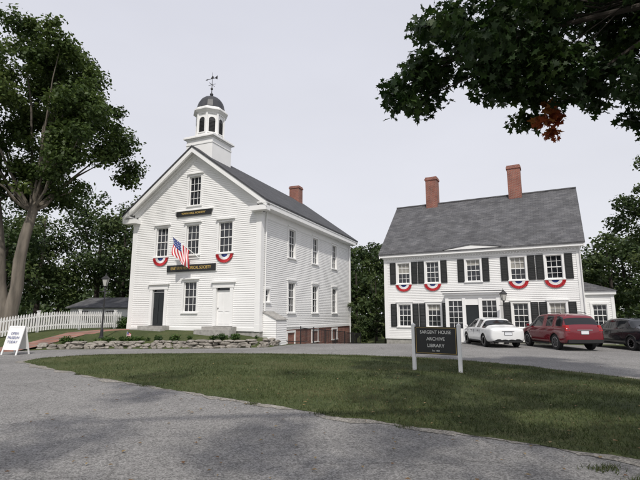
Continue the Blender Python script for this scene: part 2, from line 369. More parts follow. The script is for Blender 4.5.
def big_tree():
    e=empty('maple_tree'); b=B(); z0=H(-17.4,25)-.1
    b.tube([(-17.25,25,z0),(-17.2,25,z0+.5),(-17.15,25,z0+1.3),(-17.0,25.05,z0+2.5),(-17.0,25,z0+4),(-16.8,24.95,z0+5.4),(-16.5,25.1,8),(-16.2,25.2,11),(-16,25.3,15),(-16,25.3,17.5)],[.56,.4,.35,.32,.3,.28,.23,.17,.1,.04],14)
    b.tube([(-17.35,25,z0+.3),(-17.6,24.95,z0+1.6),(-17.9,24.9,z0+3.0),(-18.05,24.9,z0+4.6),(-18.6,24.9,8),(-19.4,24.8,12),(-20,24.8,16)],[.33,.29,.26,.23,.2,.13,.05],12)
    C=[];R=[]
    for c,rr,n in [((-16.8,25.2,14.6),(4.6,4.6,4.6),56),((-14.4,25.5,11.4),(3.4,3.6,2.9),30),((-20.3,25,12.5),(4,4,4.5),30),((-16.6,24.8,9.0),(2.8,3,1.5),16),((-13.0,25,12.7),(2.1,2.2,1.7),10),((-19.3,24.2,9.3),(2.2,2.2,1.8),14),((-16.8,25,16.5),(2.8,2.8,2.6),16)]:
        a,q=ellip_clumps(c,rr,n,.55,1.15,n,inner=.4); C+=a;R+=q
    limbs(b,(-16.7,25.1,7.5),random.Random(1).sample(C,24),.1,3)
    limbs(b,(-18.6,24.9,8),random.Random(2).sample(C[86:116],9),.1,4)
    b.obj('trunk',M['bark'],e,True)
    leaves('foliage',C,R,64000,.22,M['leafA'],e,seed=3,shell=.2)
big_tree()

def bg(name,specs,seed,m,leaf,nper):
    e=empty(name); b=B(); C=[];R=[]; r=random.Random(seed)
    for(x,y,h,w)in specs:
        z=H(x,y); b.tube([(x,y,z-.3),(x+.1,y,z+h*.4),(x,y,z+h*.85)],[.022*h,.016*h,.005*h],7)
        k=int(14+w*5); a,q=ellip_clumps((x,y,z+h*.56),(w,w,h*.45),k,w*.18,w*.4,r.randint(1,999),inner=.5); C+=a;R+=q
        limbs(b,(x,y,z+h*.3),r.sample(a,5),.01*h,seed)
    b.obj('trunks',M['bark2'],e,True)
    leaves('foliage',C,R,nper*len(specs),leaf,m,e,seed=seed,shell=.4)
bg('background_trees',[(-34,50,14,5),(-29,46,13,4.6),(-24,48,13.8,4.8),(-20,45,12.0,4.2),(-16.5,49,12,4.2),(-27,38,9,3.6),(-33,40,12,5),(-39,44,15,5.5),(-22,55,15,5),(-45,52,16,6),(-18.5,56,13,5),(-30.5,37,6,3),(-36,34,7,4),(-24.5,42,6,2.6),(-20.2,46,5,2.2),(-25.5,34.5,3.4,2.2),(-22.5,33,2.6,1.7)],11,M['leafB'],.34,4600)
bg('background_trees',[(2.2,50,9.5,3),(5,53,10,3.4),(3.6,45,7,2.2),(5.2,42,6.5,2.0),(8,56,11,4),(2.2,44.5,4.2,1.8),(-1.5,56,9,3.5),(12,60,11,4.5)],12,M['leafB'],.34,3800)
bg('background_trees',[(26,40,9.5,3.5),(30,44,10,4),(23.5,46,9,3),(35,40,11,4.5),(22,38,6,2.2),(24.5,33,4.6,2.0),(28,33,6,2.6),(20,52,9,3.5),(40,46,13,5)],13,M['leafB'],.34,4200)
bg('oak_tree',[(24.6,30.5,12.6,3.3)],15,M['leafB'],.25,14000)
bg('hedge',[(1.4+.75*i,37.5-.25*i,1.9+.35*(i%3),.95) for i in range(7)],17,M['leafB'],.16,1700)
C=[];R=[];r=random.Random(5)
for i in range(240):
    a=r.uniform(-1.2,1.2); dd=r.uniform(85,130); C.append((dd*math.sin(a),dd*math.cos(a),r.uniform(1,7))); R.append(r.uniform(3,5.5))
leaves('distant_forest',C,R,45000,1.0,M['leafB'],None,seed=6)

def overhang():
    e=empty('maple_tree'); b=B(); r=random.Random(21); C=[];R=[]
    zl=[(1.25,5.35),(1.7,5.15),(2.2,5.25),(2.6,6.1),(3.0,5.85),(3.4,5.5),(3.8,5.2),(4.2,4.95),(4.6,5.2),(5.3,5.5),(6,5.0),(7,4.7),(9,4.6)]
    def zlow(x):
        for p,q in zip(zl,zl[1:]):
            if x<=q[0]: return p[1]+(q[1]-p[1])*max(0,(x-p[0]))/(q[0]-p[0])
        return 4.6
    x=1.4
    while x<8.5:
        for k in range(2):
            rr=r.uniform(.2,.36); C.append((x+r.uniform(-.1,.1),r.uniform(7.4,8.6),zlow(x)+rr+r.uniform(0,.3))); R.append(rr)
        x+=r.uniform(.22,.34)
    for k in range(230):
        y=r.uniform(6.3,9.3); x=r.uniform(1.3,9); z=r.uniform(5,9.5)
        lo=zlow(x)+(y-8)*.55+.5; left=1.6+max(0,z-6.1)*.42
        if z<lo or x<left: continue
        C.append((x,y,z)); R.append(r.uniform(.35,.62))
    for k in range(40):
        x=r.uniform(4.5,9.5); y=r.uniform(7,10); z=6.2+(y-7)*.5+r.uniform(.3,3.2); C.append((x,y,z)); R.append(r.uniform(.5,.75))
    for p in [(1.45,8,6.0),(1.75,8.1,5.75),(1.35,7.9,5.75),(2.2,8,6.2),(1.9,8,6.35),(2.5,8.1,6.5)]: C.append(p); R.append(.3)
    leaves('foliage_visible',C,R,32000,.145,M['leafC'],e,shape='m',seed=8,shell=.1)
    leaves('foliage_autumn',[(4.35,7.9,4.95),(4.15,7.9,5.2),(4.5,8,5.3),(4.3,7.8,5.45)],[.17,.18,.2,.16],170,.14,M['leafR'],e,shape='m',seed=9,shell=0)
    C2=[];R2=[]
    for k in range(330):
        x=r.uniform(-7.5,13); y=r.uniform(-5,6.2); z=r.uniform(7.2,11.5)
        if y>3.2 and x<2.2: continue
        if x<-4: continue
        if z<1.6+.9*max(y,0)+1.4: continue
        if noise.noise(Vector((x*.6,y*.6,3)))<.02: continue
        C2.append((x,y,z)); R2.append(r.uniform(.45,1.0))
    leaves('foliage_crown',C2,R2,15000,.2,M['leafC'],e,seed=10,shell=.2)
    T=(9.8,2.0)
    b.tube([(T[0],T[1],-.1),(T[0],T[1],.4),(T[0]-.1,T[1],3),(T[0]-.4,T[1]+.1,6),(T[0]-.8,T[1],10)],[.6,.42,.36,.3,.12],12)
    b.tube([(9.6,2.1,4.2),(8.3,4.2,5.9),(6.4,6.4,6.8),(4.2,7.6,6.9),(2.6,8,6.5),(1.7,8,6.0)],[.15,.11,.07,.04,.02,.01],8)
    b.tube([(6.4,6.4,6.8),(5.4,7.4,6.2),(4.5,7.9,5.5)],[.05,.03,.01],6)
    b.tube([(4.2,7.6,6.9),(3.3,7.9,6.3),(2.4,8,5.9),(1.6,8,5.6)],[.03,.02,.013,.006],6)
    b.tube([(9.4,2.1,6),(5,1,8),(0,0,9),(-4,-1,9.5)],[.22,.16,.1,.03],8)
    limbs(b,(6.2,7.2,7.4),r.sample(C,20),.022,5,5)
    limbs(b,(9.2,2,7),r.sample(C2,14),.08,6,5)
    b.obj('trunk',M['bark2'],e,True)
overhang()

# ------------------------------------------------------------ building parts
def clap(b,T,a0,a1,z0,z1,ops=(),ex=.115,lim=None):
    z=z0
    while z<z1-1e-4:
        zb=min(z+ex,z1); zm=(z+zb)/2
        lo,hi=(a0,a1) if lim is None else lim(zb)
        if hi-lo>.05:
            iv=[(lo,hi)]
            for(o0,o1,q0,q1)in ops:
                if q0<zm<q1:
                    nv=[]
                    for(p,q)in iv:
                        if o1<=p or o0>=q: nv.append((p,q)); continue
                        if o0>p: nv.append((p,o0))
                        if o1<q: nv.append((o1,q))
                    iv=nv
            for(p,q)in iv:
                b.poly([(p,.026,z),(q,.026,z),(q,.004,zb),(p,.004,zb)],T)
                b.poly([(p,0,z),(q,0,z),(q,.026,z),(p,.026,z)],T)
        z=zb
def window(P,T,cx,z0,z1,w,cols=3,rows=4,hood=.1,shutter=0,case=.11,shade=0):
    t=P['trim'];g=P['glass'];h=w/2
    t.box(cx-h-case,cx-h,-.12,.05,z0,z1,T); t.box(cx+h,cx+h+case,-.12,.05,z0,z1,T)
    t.box(cx-h-case-.01,cx+h+case+.01,-.12,.055,z1,z1+.13,T)
    if hood: t.box(cx-h-case-.06,cx+h+case+.06,-.02,.055+hood,z1+.13,z1+.13+.07,T)
    t.box(cx-h-case-.03,cx+h+case+.03,-.12,.1,z0-.07,z0,T)
    zt=z1
    if shade:
        zt=z1-(z1-z0)*shade; P['shade'].box(cx-h,cx+h,-.116,-.103,zt,z1,T)
    g.box(cx-h,cx+h,-.115,-.1,z0,zt,T)
    m=P['sash']; zm=(z0+z1)/2
    m.box(cx-h,cx-h+.045,-.1,-.06,z0,z1,T); m.box(cx+h-.045,cx+h,-.1,-.06,z0,z1,T)
    m.box(cx-h+.045,cx+h-.045,-.1,-.061,z0,z0+.06,T); m.box(cx-h+.045,cx+h-.045,-.1,-.061,z1-.05,z1,T)
    m.box(cx-h+.045,cx+h-.045,-.1,-.055,zm-.025,zm+.025,T)
    for i in range(1,cols):
        a=cx-h+w*i/cols; m.box(a-.012,a+.012,-.1,-.075,z0+.06,zm-.025,T); m.box(a-.012,a+.012,-.1,-.075,zm+.025,z1-.05,T)
    for i in range(1,rows):
        z=z0+(z1-z0)*i/rows
        if abs(z-zm)<.05: continue
        m.box(cx-h+.045,cx+h-.045,-.1,-.074,z-.012,z+.012,T)
    if shutter:
        s=P['shutter']
        for sg in(-1,1):
            c=cx+sg*(h+case+.02+shutter/2); q=shutter/2
            s.box(c-q,c-q+.05,.03,.07,z0-.02,z1+.06,T); s.box(c+q-.05,c+q,.03,.07,z0-.02,z1+.06,T)
            s.box(c-q+.05,c+q-.05,.03,.069,z0-.02,z0+.06,T); s.box(c-q+.05,c+q-.05,.03,.069,z1-.02,z1+.06,T); s.box(c-q+.05,c+q-.05,.03,.069,zm-.03,zm+.03,T)
            z=z0+.07
            while z<z1-.03:
                s.box(c-q+.05,c+q-.05,.032,.058,z,z+.035,T); z+=.05
def op(cx,z0,z1,w): return (cx-w/2-.05,cx+w/2+.05,z0-.03,z1+.06)
def bunting(parent,T,cx,zt,R=.6,name='bunting'):
    rings=[(0.03,.36,'blue'),(.36,.66,'bwhite'),(.66,1.0,'red')]; n=36
    for r0,r1,c in rings:
        b=B()
        for i in range(n):
            a0=math.pi+math.pi*i/n; a1=math.pi+math.pi*(i+1)/n
            d0=.06+(.05 if i%2 else 0); d1=.06+(.05 if (i+1)%2 else 0)
            P=[(cx+R*r0*math.cos(a0),.06+(d0-.06)*r0,zt+R*.85*r0*math.sin(a0)),(cx+R*r1*math.cos(a0),.06+(d0-.06)*r1,zt+R*.85*r1*math.sin(a0)),
               (cx+R*r1*math.cos(a1),.06+(d1-.06)*r1,zt+R*.85*r1*math.sin(a1)),(cx+R*r0*math.cos(a1),.06+(d1-.06)*r0,zt+R*.85*r0*math.sin(a1))]
            b.poly(P,T)
        b.obj(name+'_'+c,M[c],parent)
def finish(P,parent,mp):
    for k,b in P.items():
        if b.v: b.obj(mp[k][1],M[mp[k][0]],parent)

# ------------------------------------------------------------ meeting house
def church():
    W=9.27; D=14.5; e=empty('white_clapboard_meeting_house',(-11.74,27.68,0),math.radians(-23.4))
    P={k:B() for k in('wall','trim','glass','shade','sash','shutter','found','brick','roof','door','dark','louver','steps','dome','vane')}
    Tf=lambda a,d,z:(a,-d,z); Tr=lambda a,d,z:(W+d,a,z); Tl=lambda a,d,z:(-d,a,z); Tb=lambda a,d,z:(a,D+d,z)
    zs=.8; EA=7.8; RI=11.65; OV=.6; sl=(RI-EA)/(W/2+OV)
    rz=lambda x:RI-sl*abs(x-W/2)
    c3=[2.32,4.635,6.95]; wz=(5.08,6.86)
    ops=[op(c,*wz,.92) for c in c3]+[op(4.635,1.75,3.5,.92),op(4.635,8.05,9.85,.86)]
    for c in(2.32,6.95): ops.append((c-.62,c+.62,0,3.4))
    clap(P['wall'],Tf,.26,W-.26,zs+.12,7.9,ops)
    limf=lambda z:(W/2-(RI-.55-z)/sl, W/2+(RI-.55-z)/sl)
    clap(P['wall'],Tf,0,W,7.9,RI-.6,ops,lim=lambda z:(max(.2,limf(z)[0]),min(W-.2,limf(z)[1])))
    for c in c3: window(P,Tf,c,*wz,.92,hood=.12)
    window(P,Tf,4.635,1.75,3.5,.92,hood=.12); window(P,Tf,4.635,8.05,9.85,.86,hood=.1)
    ss3=[3.7,7.25,10.85]
    so=[op(c,5.08,6.86,.92) for c in ss3]+[op(c,1.75,3.55,.92) for c in ss3]+[op(.75,2.3,3.0,.5)]
    clap(P['wall'],Tr,.26,D-.26,zs+.12,7.2,so)
    for c in ss3:
        window(P,Tr,c,5.08,6.86,.92,hood=.06); window(P,Tr,c,1.75,3.55,.92,hood=.06)
        window(P,Tr,c,-.15,.55,.9,cols=3,rows=2,hood=0)
    window(P,Tr,.75,2.3,3.0,.5,cols=2,rows=2,hood=0)
    clap(P['wall'],Tl,.26,D-.26,zs+.12,7.2,[]); clap(P['wall'],Tb,.26,W-.26,zs+.12,7.9,[])
    clap(P['wall'],Tb,0,W,7.9,RI-.6,[],lim=lambda z:(max(.2,limf(z)[0]),min(W-.2,limf(z)[1])))
    t=P['trim']
    for T,l in((Tf,W),(Tr,D),(Tl,D),(Tb,W)):
        t.box(.26,l-.26,-.1,.05,zs-.06,zs+.12,T)
    for(x0,x1)in((-.045,.28),(W-.28,W+.045)):
        for(y0,y1)in((-.045,.28),(D-.28,D+.045)):
            t.box(x0,x1,y0,y1,zs-.06,7.12); t.box(x0-.03,x1+.03,y0-.03,y1+.03,7.12,7.24); t.box(x0-.01,x1+.01,y0-.01,y1+.01,zs-.07,zs+.3)
    t.box(.28,D-.28,0,.04,6.95,7.4,Tr); t.box(.28,D-.28,0,.04,6.95,7.4,Tl)
    for sd in(0,1):
        x0,x1=((-.55,0) if sd==0 else (W,W+.55))
        t.box(x0,x1,.0,D,7.36,7.62)
        t.box(x0-(.03 if sd==0 else 0),x1+(.03 if sd else 0),-.5,D+.4,7.62,7.685)
        if sd==0: t.box(-.55,.5,-.47,-.0,7.24,7.5)
        else: t.box(W-.5,W+.55,-.47,-.0,7.24,7.5)
    def chev(top,th,x0,x1):
        return [(x0,rz(x0)-top),(W/2,RI-top),(x1,rz(x1)-top),(x1,rz(x1)-top-th),(W/2,RI-top-th),(x0,rz(x0)-top-th)]
    P['roof'].prism(chev(0,.1,-OV,W+OV),-.53,D+.43)
    for y0,y1 in((-.49,-.38),(D+.3,D+.39)): t.prism(chev(.11,.3,-OV+.03,W+OV-.03),y0,y1)
    t.prism(chev(.11,.12,-OV+.05,W+OV-.05),-.375,D+.29)
    for y0,y1 in((-.045,.02),(D-.02,D+.045)): t.prism(chev(.2,.5,0.0,W),y0,y1)
    t.prism(chev(.235,.14,-.1,W+.1),-.14,-.05)
    P['found'].box(0,W,.02,.4,-.2,zs-.06)
    P['brick'].box(W-.35,W-.005,.4,D,-1.6,zs-.06); P['brick'].box(.005,.35,.4,D,-.6,zs-.06); P['brick'].box(.35,W-.35,D-.35,D-.01,-1.6,zs-.06)
    P['found'].box(W-.45,W+.01,.0,.399,-.6,zs-.062)
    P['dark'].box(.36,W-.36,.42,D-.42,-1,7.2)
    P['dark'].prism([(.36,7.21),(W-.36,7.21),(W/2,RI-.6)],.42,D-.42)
    for i,c in enumerate((2.32,6.95)):
        t.box(c-.66,c-.46,-.14,.08,zs+.2,3.1,Tf); t.box(c+.46,c+.66,-.14,.08,zs+.2,3.1,Tf)
        t.box(c-.7,c+.7,-.14,.1,3.1,3.38,Tf); t.box(c-.8,c+.8,-.05,.2,3.38,3.48,Tf)
        d=P['door'] if i==0 else t
        d.box(c-.46,c+.46,-.14,-.08,zs+.2,2.92,Tf)
        for sx in(-1,1):
            for q0,q1 in((1.12,1.7),(1.8,2.8)): d.box(c+sx*.22-.15,c+sx*.22+.15,-.08,-.06,q0,q1,Tf)
        P['glass'].box(c-.46,c+.46,-.14,-.1,2.96,3.1,Tf); t.box(c-.46,c+.46,-.12,-.06,2.92,2.96,Tf)
        P['steps'].box(c-.95,c+.95,.06,.6,.4,zs+.18,Tf); P['steps'].box(c-1.15,c+1.15,.6,1.0,.4,zs+.02,Tf)
        P['vane'].lathe([(.03,0),(.035,.02),(.03,.05)],(c-.38,.04,1.95),8)
    s1=B(); s1.box(2.9,6.4,.06,.12,4.1,4.5,Tf); s1.obj('society_sign_board',M['black'],e)
    fr=B(); fr.box(2.84,6.46,.03,.058,4.05,4.55,Tf); fr.obj('society_sign_frame',M['trim'],e)
    text('society_sign_letters','EASTERN HISTORICAL SOCIETY',.25,(4.65,-.125,4.3),M['gold'],e,sx=.82)
    s2=B(); s2.box(3.4,5.95,.06,.12,7.42,7.7,Tf); s2.obj('academy_sign_board',M['black'],e)
    text('academy_sign_letters','TOWN HALL ACADEMY',.17,(4.67,-.125,7.56),M['gold'],e,sx=.95)
    t.box(3.3,6.05,.0,.16,7.72,7.78,Tf)
    bunting(e,Tf,2.32,5.0,.58); bunting(e,Tf,6.95,5.0,.58)
    P['trim'].hexa([(W+.02,.35,-.4),(W+.85,.35,-.4),(W+.85,1.5,-.4),(W+.02,1.5,-.4),(W+.02,.35,1.75),(W+.85,.35,1.35),(W+.85,1.5,1.35),(W+.02,1.5,1.75)])
    P['found'].hexa([(W+.02,.29,1.76),(W+.92,.29,1.335),(W+.92,1.56,1.335),(W+.02,1.56,1.76),(W+.02,.29,1.8),(W+.92,.29,1.37),(W+.92,1.56,1.37),(W+.02,1.56,1.8)])
    clap(P['wall'],lambda a,d,z:(W+a,.35-d,z),.05,.85,-.1,1.32)
    clap(P['wall'],lambda a,d,z:(W+.85+d,a,z),.35,1.5,-.1,1.3)
    pb=B(); pb.tube([(W+.12,.4,7.3),(W+.1,.4,7.0),(W+.1,.4,1.8)],.04,8); pb.tube([(W+.12,D-.4,7.3),(W+.1,D-.4,7.0),(W+.1,D-.4,-.6)],.04,8); pb.obj('downpipes',M['trim'],e,True)
    c=B(); c.box(W/2-.45,W/2+.45,13.1,13.9,10.6,12.6); c.box(W/2-.5,W/2+.5,13.05,13.95,12.6,12.72); c.box(W/2-.46,W/2+.46,13.1,13.9,12.721,12.82); c.obj('chimney',M['brick'],e)
    cx,cy=W/2,1.15; h=.98
    t.box(cx-h,cx+h,cy-h,cy+h,10.5,12.3)
    for(q,z0,z1)in((.06,12.3,12.36),(.16,12.36,12.44),(.1,12.44,12.52)): t.box(cx-h-q,cx+h+q,cy-h-q,cy+h+q,z0,z1)
    t.box(cx-h-.03,cx+h+.03,cy-h-.03,cy+h+.03,11.95,12.02)
    rot=math.pi/8; R8=.86
    t.lathe([(R8+.08,12.52),(R8+.08,12.68),(R8,12.68),(R8,14.05),(R8+.05,14.05),(R8+.05,14.12),(R8+.1,14.14),(R8+.26,14.26),(R8+.26,14.34),(R8+.12,14.38),(R8+.1,14.5),(R8+.02,14.52)],(cx,cy,0),8,rot)
    for k in range(8):
        a=k*math.pi/4; ap=R8*math.cos(math.pi/8)
        T=lambda u,d,z,a=a:(cx+math.cos(a)*(ap+d)-math.sin(a)*u,cy+math.sin(a)*(ap+d)+math.cos(a)*u,z)
        hw=.2; pts=[(-hw,.012,12.85),(hw,.012,12.85)]+[(hw*math.cos(q),.012,13.62+hw*math.sin(q)) for q in np.linspace(0,math.pi,9)]
        P['louver'].poly(pts,T)
        for z in np.arange(12.9,13.6,.09): P['dark'].box(-hw+.01,hw-.01,.013,.035,z,z+.03,T)
        for i in range(8):
            q0=math.pi*i/8;q1=math.pi*(i+1)/8
            t.poly([(hw*math.cos(q0),.03,13.62+hw*math.sin(q0)),((hw+.05)*math.cos(q0),.03,13.62+(hw+.05)*math.sin(q0)),((hw+.05)*math.cos(q1),.03,13.62+(hw+.05)*math.sin(q1)),(hw*math.cos(q1),.03,13.62+hw*math.sin(q1))],T)
        t.box(-hw-.05,-hw,.0,.04,12.8,13.62,T); t.box(hw,hw+.05,.0,.04,12.8,13.62,T); t.box(-hw-.07,hw+.07,0,.06,12.76,12.8,T)
        ax=a+math.pi/8; px,py=cx+math.cos(ax)*R8,cy+math.sin(ax)*R8
        t.lathe([(.075,12.68),(.075,14.05)],(px,py,0),6)
    P['dome'].lathe([(R8+.06,14.52),(R8+.03,14.6),(.84,14.8),(.78,15.0),(.66,15.2),(.48,15.37),(.26,15.48),(.12,15.53),(.07,15.6),(.11,15.66),(.11,15.73),(.04,15.8)],(cx,cy,0),16,rot)
    v=P['vane']; v.tube([(cx,cy,15.7),(cx,cy,17.25)],[.028,.012],6); v.lathe([(.01,16.0),(.08,16.06),(.08,16.12),(.01,16.18)],(cx,cy,0),8)
    v.box(cx-.28,cx+.28,cy-.01,cy+.01,16.38,16.4); v.box(cx-.01,cx+.01,cy-.28,cy+.28,16.38,16.4)
    v.box(cx-.4,cx+.36,cy-.012,cy+.012,16.8,16.83); v.poly([(cx-.54,cy,16.815),(cx-.38,cy,16.88),(cx-.38,cy,16.75)]); v.poly([(cx+.2,cy,16.83),(cx+.42,cy,16.97),(cx+.42,cy,16.67),(cx+.2,cy,16.8)])
    v.poly([(cx-.12,cy,16.83),(cx+.0,cy,17.03),(cx+.12,cy,16.92),(cx+.1,cy,16.83)])
    mp=dict(wall=('white','clapboard_walls'),trim=('trim','cornices_and_trim'),glass=('glass','window_glass'),shade=('shade','window_shades'),sash=('trim','window_sashes'),shutter=('black','shutters'),found=('granite','granite_foundation'),brick=('brick','brick_basement'),roof=('roofc','roof'),door=('green','front_door'),dark=('dark','interior_and_louver_slats'),louver=('black','belfry_openings'),steps=('granite','door_steps'),dome=('verd','cupola_dome'),vane=('iron','weathervane'))
    finish(P,e,mp)
    # flag on an angled staff, cloth spreading below the staff
    A=Vector((5.2,-.05,4.85)); Bt=Vector((3.95,-1.0,6.1))
    f=B(); f.tube([A,Bt],.022,6); f.lathe([(.01,-.03),(.045,0),(.01,.03)],tuple(Bt),8); f.obj('flag_pole',M['trim'],e)
    cols={'red':B(),'bwhite':B(),'blue':B()}; nu,nv=26,24
    a=Bt.lerp(A,.03); bb=Bt.lerp(A,.62)
    def fp(u,v):
        p=a.lerp(bb,u)
        return (p.x+.12*v+.05*math.sin(v*7+u*4)*v,p.y-.05*v+.08*math.sin(v*5+u*9)*(.3+v),p.z-1.15*v+.04*math.sin(u*8+1)*v)
    for i in range(nu):
        for j in range(nv):
            c='blue' if (i<14 and j<10) else ('red' if (i//2)%2==0 else 'bwhite')
            if c=='blue' and i%3==1 and j%3==1: c='bwhite'
            cols[c].poly([fp(i/nu,j/nv),fp((i+1)/nu,j/nv),fp((i+1)/nu,(j+1)/nv),fp(i/nu,(j+1)/nv)])
    for k,b in cols.items(): b.obj('flag_'+k,M[k],e)
church()

# ------------------------------------------------------------ colonial house
def house():
    W=11.75; D=8.0; e=empty('colonial_house',(4.48,30.74,0),math.radians(-28.3))
    P={k:B() for k in('wall','trim','glass','shade','sash','shutter','found','roof','door','dark','steps')}
    Tf=lambda a,d,z:(a,-d,z); Tr=lambda a,d,z:(W+d,a,z); Tl=lambda a,d,z:(-d,a,z); Tb=lambda a,d,z:(a,D+d,z)
    cs=[1.35,3.3,5.875,8.45,10.4]; up=(3.68,5.06); lo=(.85,2.3)
    z0=.15
    ops=[op(c,*up,.84) for c in cs]+[op(c,*lo,.84) for c in (1.35,3.3,8.45,10.4)]+[(4.3,7.4,-1,2.9)]
    clap(P['wall'],Tf,.2,W-.2,z0,5.4,ops,ex=.11)
    for c,sh in zip(cs,(.5,0,.28,.5,0)): window(P,Tf,c,*up,.84,rows=4,hood=0,shutter=.4,shade=sh)
    for c,sh in zip((1.35,3.3,8.45,10.4),(0,.3,0,.45)): window(P,Tf,c,*lo,.84,rows=4,hood=.05,shutter=.4,shade=sh)
    EA=5.72; RI=9.95; OV=.38; sl=(RI-EA)/(D/2+OV); rz=lambda y:RI-sl*abs(y-D/2)
    lim=lambda z:(max(.15,D/2-(RI-.3-z)/sl),min(D-.15,D/2+(RI-.3-z)/sl))
    for T in(Tr,Tl):
        clap(P['wall'],T,.2,D-.2,z0,5.4,[op(2,*up,.84),op(6,*up,.84),op(2,*lo,.84),op(6,*lo,.84)],ex=.11)
        clap(P['wall'],T,0,D,5.4,RI-.35,[],ex=.11,lim=lim)
        for c in(2,6): window(P,T,c,*up,.84,hood=0); window(P,T,c,*lo,.84,hood=0)
    clap(P['wall'],Tb,.2,W-.2,z0,5.4,[],ex=.11)
    t=P['trim']
    for(x0,x1)in((-.04,.2),(W-.2,W+.04)):
        for(y0,y1)in((-.04,.2),(D-.2,D+.04)): t.box(x0,x1,y0,y1,z0-.1,5.2)
    for T,l in((Tf,W),(Tb,W),(Tr,D),(Tl,D)): t.box(.2,l-.2,-.1,.045,z0-.1,z0+.05,T)
    for T in(Tf,Tb):
        t.box(-.04,W+.04,0,.06,5.2,5.4,T); t.box(-.1,W+.1,-.02,.14,5.4,5.48,T); t.box(-.25,W+.25,-.02,.33,5.48,5.66,T)
        a=.1
        while a<W-.1: t.box(a,a+.08,.06,.12,5.31,5.398,T); a+=.17
    def chev(top,th,y0,y1): return [(y0,rz(y0)-top),(D/2,RI-top),(y1,rz(y1)-top),(y1,rz(y1)-top-th),(D/2,RI-top-th),(y0,rz(y0)-top-th)]
    P['roof'].prism(chev(0,.09,-OV,D+OV),-.3,W+.3,swap=True)
    for x0,x1 in((-.27,-.2),(W+.2,W+.27)): t.prism(chev(.1,.24,-OV+.03,D+OV-.03),x0,x1,swap=True)
    t.prism(chev(.1,.08,-OV+.04,D+OV-.04),-.198,W+.198,swap=True)
    P['roof'].box(-.3,W+.3,D/2-.1,D/2+.1,RI-.06,RI+.03)
    cx=5.875
    for s in(-1,1):
        P['roof'].hexa([(cx,-.42,5.93),(cx+s*1.75,-.42,5.72),(cx+s*1.75,-.1,6.0),(cx,.35,6.2),(cx,-.42,6.02),(cx+s*1.75,-.42,5.77),(cx+s*1.75,-.1,6.05),(cx,.35,6.3)])
    t.poly([(cx-1.7,-.4,5.7),(cx+1.7,-.4,5.7),(cx,-.4,5.94)])
    P['found'].box(0.02,W-.02,.02,D-.02,-1.2,z0-.1)
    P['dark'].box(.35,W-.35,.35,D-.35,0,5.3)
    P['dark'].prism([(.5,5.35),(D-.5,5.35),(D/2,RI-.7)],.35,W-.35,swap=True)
    for c in(2.55,8.35):
        b=B(); b.box(c-.42,c+.42,D/2-.38,D/2+.38,8.9,11.75); b.box(c-.47,c+.47,D/2-.43,D/2+.43,11.75,11.9); b.box(c-.43,c+.43,D/2-.39,D/2+.39,11.901,12.0); b.obj('chimney',M['brick'],e)
    v0,v1,pr=4.3,7.45,1.15
    t.box(v0,v1,0.0,pr,2.62,2.8,Tf); t.box(v0-.12,v1+.12,0.0,pr+.14,2.8,2.92,Tf); t.box(v0-.2,v1+.2,0.0,pr+.22,2.92,2.99,Tf)
    P['roof'].box(v0-.2,v1+.2,0.0,pr+.22,2.992,3.03,Tf)
    for a in(v0,v1-.2,v0+1.0,v1-1.2): t.box(a,a+.2,pr-.2,pr,-.02,2.62,Tf)
    for a in(v0,v1-.12): t.box(a,a+.12,0,pr-.2,-.02,2.62,Tf)
    for(a,b2)in((v0+.2,v0+1.0),(v1-1.0,v1-.2)):
        t.box(a,b2,pr-.14,pr-.04,-.02,.8,Tf); P['glass'].box(a,b2,pr-.14,pr-.1,.8,2.45,Tf); t.box(a,b2,pr-.14,pr-.04,2.45,2.62,Tf)
        m=P['sash']
        for k in(1,2): m.box(a+(b2-a)*k/3-.013,a+(b2-a)*k/3+.013,pr-.1,pr-.07,.8,2.45,Tf)
        for k in range(1,5): m.box(a,b2,pr-.1,pr-.072,.8+.33*k-.013,.8+.33*k+.013,Tf)
    t.box(v0+1.2,v1-1.2,pr-.14,pr-.04,2.2,2.62,Tf)
    P['door'].box(v0+1.2,v1-1.2,pr-.15,pr-.1,.1,2.2,Tf)
    P['steps'].box(v0+.6,v1-.6,pr,pr+.7,-.6,.0,Tf); P['found'].box(v0,v1,.02,pr-.02,-1,-.02,Tf)
    x0,x1,y0,y1=W+.05,W+1.45,.9,6
    Tw=lambda a,d,z:(a,y0-d,z); Tw2=lambda a,d,z:(x1+d,a,z)
    clap(P['wall'],Tw,x0+.1,x1-.1,.1,2.75,[op((x0+x1)/2,.95,2.2,.7)],ex=.11); window(P,Tw,(x0+x1)/2,.95,2.2,.7,hood=0)
    clap(P['wall'],Tw2,y0+.1,y1,.1,2.75,[],ex=.11)
    t.box(x1-.12,x1+.04,y0-.04,y0+.12,0,2.75); t.box(x0,x0+.1,y0-.04,y0+.1,0,2.75); t.box(x0,x1+.15,y0-.15,y1,2.75,2.95)
    P['roof'].hexa([(x0,y0-.22,2.955),(x1+.22,y0-.22,2.955),(x1+.22,y1,2.955),(x0,y1,2.955),(x0,y0-.1,3.5),(x1-.3,y0+.5,3.2),(x1-.3,y1,3.2),(x0,y1,3.5)])
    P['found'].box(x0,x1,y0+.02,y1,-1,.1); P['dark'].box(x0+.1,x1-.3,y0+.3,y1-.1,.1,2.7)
    for c in(1.35,3.3,8.45,10.4): bunting(e,Tf,c,3.62,.55)
    pb=B(); pb.tube([(W+.0,-.3,5.5),(W+.0,-.09,5.2),(W+.0,-.09,.0)],.035,8); pb.obj('downpipe',M['trim'],e,True)
    mp=dict(wall=('white','clapboard_walls'),trim=('trim','cornices_and_trim'),glass=('glass','window_glass'),shade=('shade','window_shades'),sash=('trim','window_sashes'),shutter=('black','shutters'),found=('granite','granite_foundation'),roof=('roofh','roof'),door=('green','front_door'),dark=('dark','interior'),steps=('granite','door_steps'))
    finish(P,e,mp)
house()

